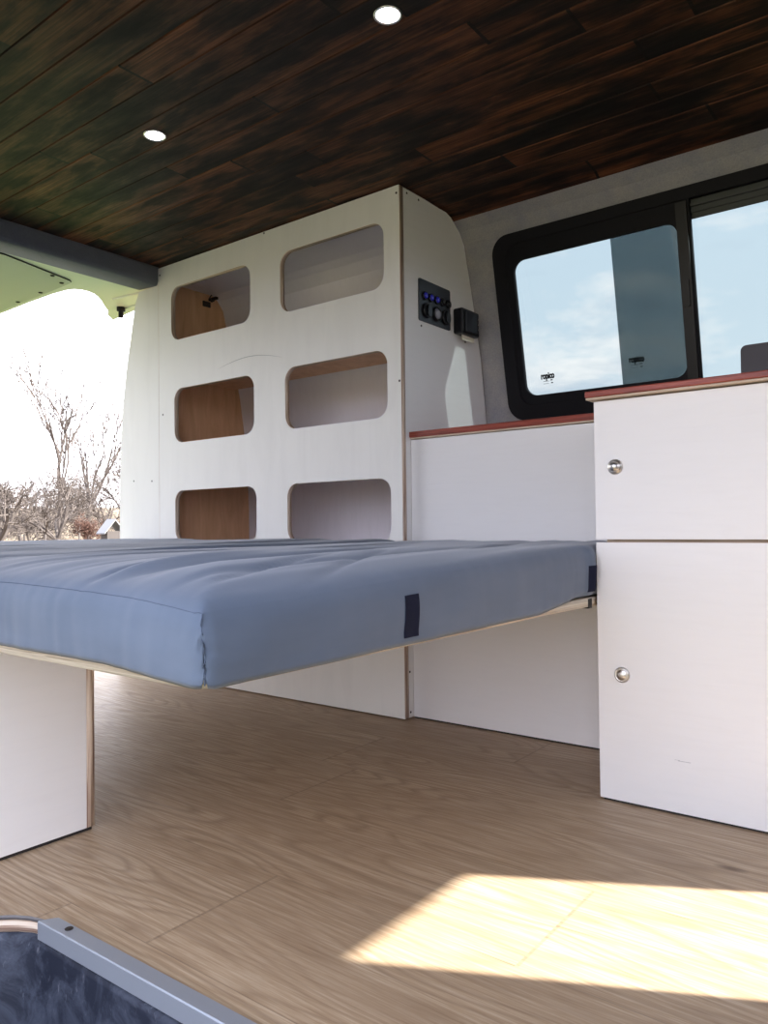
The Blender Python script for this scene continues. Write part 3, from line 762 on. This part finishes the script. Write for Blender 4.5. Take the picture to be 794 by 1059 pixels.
def bark(name, a, c_):
    m, t, b = mat(name, a, .9, 0, .1)
    f = t.noise(t.coord((6, 6, 2)), 1, 5, .7); t.link(t.ramp(f, [(.3, a), (.7, c_)]), b.inputs['Base Color']); return m
M['bark'] = bark('grey_brown_bark', (.055, .046, .042), (.11, .094, .085))
M['twig'] = bark('pinkish_twigs', (.075, .062, .055), (.125, .105, .094))
M['red_twig'] = bark('russet_twigs', (.085, .045, .036), (.13, .08, .062))

def rot_about(v, ax, a): return Matrix.Rotation(a, 3, ax) @ v
def tree_mesh(rnd, h, trunk_r, fork, spread, depth, kids, upright, leafn=2, ratio=.72, minr=.006):
    tb, wb = bmesh.new(), bmesh.new()
    def grow(p, d, ln, r, lv):
        n = 4 if lv < 2 else 3
        pts = [p.copy()]; rr_ = [r]; dd = d.copy()
        for i in range(n):
            dd = (dd + Vector((rnd.uniform(-1, 1), rnd.uniform(-1, 1), rnd.uniform(-.6, 1) * upright)) * (.16 if lv < 2 else .26)).normalized()
            p = p + dd * ln / n; pts.append(p.copy()); rr_.append(max(minr * .7, r * (1 - (.35 if lv < depth else .7) * (i + 1) / n)))
        add_tube(tb if lv < 2 else wb, pts, rr_, 6 if lv < 2 else 3, False)
        if lv >= depth: return
        for k in range(kids[min(lv, len(kids) - 1)]):
            q = rnd.uniform(.35, 1.) if lv else rnd.uniform(.80, 1.)
            i = min(n - 1, int(q * n)); base_ = pts[i].lerp(pts[i + 1], q * n - i)
            ax = dd.orthogonal().normalized(); ax = rot_about(ax, dd, rnd.uniform(0, 6.283))
            nd = rot_about(dd, ax, rnd.uniform(.6, 1.2) * spread)
            nd.z += .12 * upright; nd.normalize()
            grow(base_, nd, ln * ratio * rnd.uniform(.75, 1.15) if lv else h * .36 * rnd.uniform(.8, 1.15), max(minr, rr_[min(n, i + 1)] * .68), lv + 1)
    grow(Vector((0, 0, -.1)), Vector((rnd.uniform(-.1, .1), rnd.uniform(-.1, .1), 1)).normalized(), fork, trunk_r, 0)
    return mesh_of(tb, 'trunk'), mesh_of(wb, 'twigs')

FPX, YAW, PIT, ROL, CAMH = 790.9185, -.656272, .019478, -.0111962, .525
fwd = Vector((math.sin(YAW) * math.cos(PIT), math.cos(YAW) * math.cos(PIT), math.sin(PIT)))
rt0 = Vector((math.cos(YAW), -math.sin(YAW), 0)); up0 = rt0.cross(fwd)
rt = rt0 * math.cos(ROL) + up0 * math.sin(ROL); up = -rt0 * math.sin(ROL) + up0 * math.cos(ROL)
def bearing(px):
    v = rt * ((px - 397) / FPX) + fwd; v.z = 0; return v.normalized()
def plant(name, label, cat, px, dist, seed, group, scale=1., turn=0, twig='twig', kw=None):
    rnd = random.Random(seed); d = bearing(px); x, y_ = d.x * dist, d.y * dist
    o = thing(name, label, cat, (x, y_, gz(x, y_)), group)
    a, c_ = tree_mesh(rnd, **kw)
    for me, nm, mt in ((a, 'trunk', M['bark'] if twig != 'red_twig' else M['red_twig']), (c_, 'branches', M[twig])):
        ob = bpy.data.objects.new(nm, me); C.objects.link(ob); me.materials.append(mt); ob.parent = o
        ob.scale = (scale,) * 3
    return o
G1 = 'bare trees behind the van'
small = dict(h=3.4, trunk_r=.13, fork=1.0, spread=.75, depth=5, kids=(5, 4, 4, 4, 3), upright=.35, minr=.009)
tall = dict(h=12., trunk_r=.15, fork=3.2, spread=.42, depth=5, kids=(5, 4, 3, 3, 2), upright=.9, minr=.019, ratio=.62)
plant('bare_tree', 'small bare fruit tree with forked trunk in the middle of the rear opening', 'tree', 65, 27, 3, G1, kw=small)
plant('bare_tree', 'tall bare tree with long rising branches behind the small fruit tree', 'tree', 60, 46, 11, G1, kw=tall)
plant('bare_tree', 'tall bare tree right of the highest one, nearer the shelf unit', 'tree', 92, 56, 15, G1, kw=dict(tall, h=11.0, trunk_r=.19))
plant('bare_tree', 'pale bare tree half hidden by the left edge of the shelf unit', 'tree', 123, 38, 21, G1, kw=dict(small, h=4.6, fork=2.2, trunk_r=.12))
plant('bare_tree', 'bare tree with twisted trunk at the left picture edge', 'tree', 3, 22, 25, G1, kw=dict(small, h=2.6))
for i, (px, ds, sd, lab) in enumerate(((22, 58, 31, 'bare spreading tree in the back row left of the fruit tree'), (45, 76, 35, 'bare spreading tree in the back row just behind the fruit tree'), (82, 98, 39, 'bare spreading tree in the back row right of the fruit tree'), (108, 66, 41, 'bare spreading tree in the back row beside the shelf edge'), (-14, 70, 45, 'bare spreading tree in the back row cut by the left picture edge'))):
    plant('bare_tree', lab, 'tree', px, ds, sd, G1, kw=dict(h=6.6 * ds / 70, trunk_r=.18, fork=1.2, spread=.80, depth=5, kids=(7, 4, 4, 4, 3), upright=.3, minr=.014))
for i, (px, ds, sd, lab, tw) in enumerate(((88, 52, 51, 'russet bare bush beside the little wooden hut', 'red_twig'), (30, 52, 53, 'pale bare bush far off at the left', 'twig'), (8, 84, 57, 'pale bare bush far off at the picture edge', 'twig'), (101, 84, 59, 'pale bare bush far off behind the little hut', 'twig'))):
    plant('bare_bush', lab, 'bush', px, ds, sd, 'bushes behind the van', twig=tw, kw=dict(h=2.2 if tw == 'red_twig' else 3.6, trunk_r=.06, fork=.35, spread=.8, depth=5, kids=(9, 4, 4, 4, 3), upright=.4, minr=.011))
# little grey hut and fence posts
d = bearing(115); hx, hy = d.x * 30, d.y * 30
hut = thing('wooden_hut', 'small grey wooden hut with pitched roof beside the shelf edge', 'hut', (hx, hy, gz(hx, hy)))
hut.rotation_euler = (0, 0, math.atan2(d.y, d.x) - R(65)); hut.scale = (.55, .6, 1.12)
Mh = mat('weathered_boards', (.07, .06, .055), .9)[0]; Mr = mat('grey_roofing', (.20, .20, .21), .8)[0]
def hpart(nm, bm, mt):
    ob = bpy.data.objects.new(nm, mesh_of(bm)); C.objects.link(ob); ob.data.materials.append(mt); ob.parent = hut
bm = bmesh.new(); add_box(bm, -.5, .5, -.45, .45, .25, .95); hpart('walls', bm, Mh)
for s in (-1, 1):
    bm = bmesh.new(); q = [bm.verts.new(p) for p in ((s * .75, -.6, .85), (0, -.6, 1.3), (0, .6, 1.3), (s * .75, .6, .85), (s * .75, -.6, .89), (0, -.6, 1.35), (0, .6, 1.35), (s * .75, .6, .89))]
    for f in ((0, 1, 2, 3), (4, 5, 6, 7), (0, 1, 5, 4), (2, 3, 7, 6), (0, 3, 7, 4), (1, 2, 6, 5)): bm.faces.new([q[k] for k in f])
    hpart('roof', bm, Mr)
for (a, c_) in ((-.45, -.4), (.45, -.4), (-.45, .4), (.45, .4)):
    bm = bmesh.new(); add_box(bm, a - .05, a + .05, c_ - .05, c_ + .05, 0, .27); hpart('leg', bm, Mh)
for px, ds, lab in ((25, 29, 'grey fence post left of the fruit tree trunk'), (47, 34, 'thin grey fence post just left of the fruit tree'), (82, 31, 'pale fence post between fruit tree and hut')):
    d = bearing(px); x, y_ = d.x * ds, d.y * ds
    bm = bmesh.new(); add_box(bm, x - .03, x + .03, y_ - .03, y_ + .03, gz(x, y_) - .1, gz(x, y_) + 1.0, .01)
    tag(link('fence_post', mesh_of(bm), mat('weathered_post', (.10, .085, .075), .9)[0]), lab, 'post', 'fence posts')

# ------------------------------------------------------------------ light
w = bpy.data.worlds.new('sky'); bpy.context.scene.world = w; w.use_nodes = True
t = NT(w); bg = t.n['Background']
tc = t.add('ShaderNodeTexCoord'); sp = t.add('ShaderNodeSeparateXYZ'); t.link(tc.outputs['Generated'], sp.inputs[0])
mpn = t.add('ShaderNodeMapping'); mpn.inputs['Scale'].default_value = (2.2, 2.2, 6.5); mpn.inputs['Location'].default_value = (.35, .2, .15); t.link(tc.outputs['Generated'], mpn.inputs[0])
cl = t.noise(mpn.outputs[0], 1.6, 7, .6, .25)
sky = t.ramp(sp.outputs[2], [(0., (5.6, 5.5, 5.8)), (.25, (4.9, 5.05, 5.55)), (.7, (4.6, 5.0, 5.8))])
low_ = t.ramp(sp.outputs[2], [(.16, 1.), (.42, .55), (.5, .35)])
cf = t.math('MULTIPLY', t.ramp(cl, [(.50, 0.), (.62, 1.)]), low_)
c = t.mix(cf, sky, (7.6, 6.5, 6.3))
mp2 = t.add('ShaderNodeMapping'); mp2.inputs['Scale'].default_value = (2.2, 2.2, 6.5); mp2.inputs['Location'].default_value = (.35, .2, .32); t.link(tc.outputs['Generated'], mp2.inputs[0])
cl2 = t.noise(mp2.outputs[0], 1.6, 7, .6, .25)
c = t.mix(t.math('MULTIPLY', t.math('MULTIPLY', t.ramp(cl2, [(.52, 0.), (.66, .75)]), low_), 1.), c, (4.0, 4.1, 4.75))
side = t.ramp(t.math('ADD', t.math('MULTIPLY', sp.outputs[1], .5), .5), [(.05, (.63, .65, .72)), (.40, (.66, .675, .72)), (.66, (1., 1., 1.))])
c = t.mix(1., c, side, 'MULTIPLY')
t.link(c, bg.inputs[0]); bg.inputs[1].default_value = 1.0
su = bpy.data.lights.new('sun', 'SUN'); su.energy = 21; su.angle = R(.8); su.color = (1, .96, .90)
so = bpy.data.objects.new('sun', su); C.objects.link(so)
so.rotation_euler = Vector((2.46, 1.0, 2.35)).to_track_quat('Z', 'Y').to_euler(); so.location = (3, 2, 4)

# ------------------------------------------------------------------ camera
cam = bpy.data.cameras.new('camera'); co = bpy.data.objects.new('camera', cam); C.objects.link(co)
cam.sensor_fit = 'HORIZONTAL'; cam.sensor_width = 36; cam.lens = FPX / 794 * 36; cam.clip_start = .02; cam.clip_end = 1000
mw = Matrix((( rt.x, up.x, -fwd.x, 0), (rt.y, up.y, -fwd.y, 0), (rt.z, up.z, -fwd.z, CAMH), (0, 0, 0, 1)))
co.matrix_world = mw
sc = bpy.context.scene; sc.camera = co
sc.view_settings.view_transform = 'Standard'; sc.view_settings.look = 'None'; sc.view_settings.gamma = 1; sc.view_settings.use_curve_mapping = False
sc.view_settings.exposure = 0
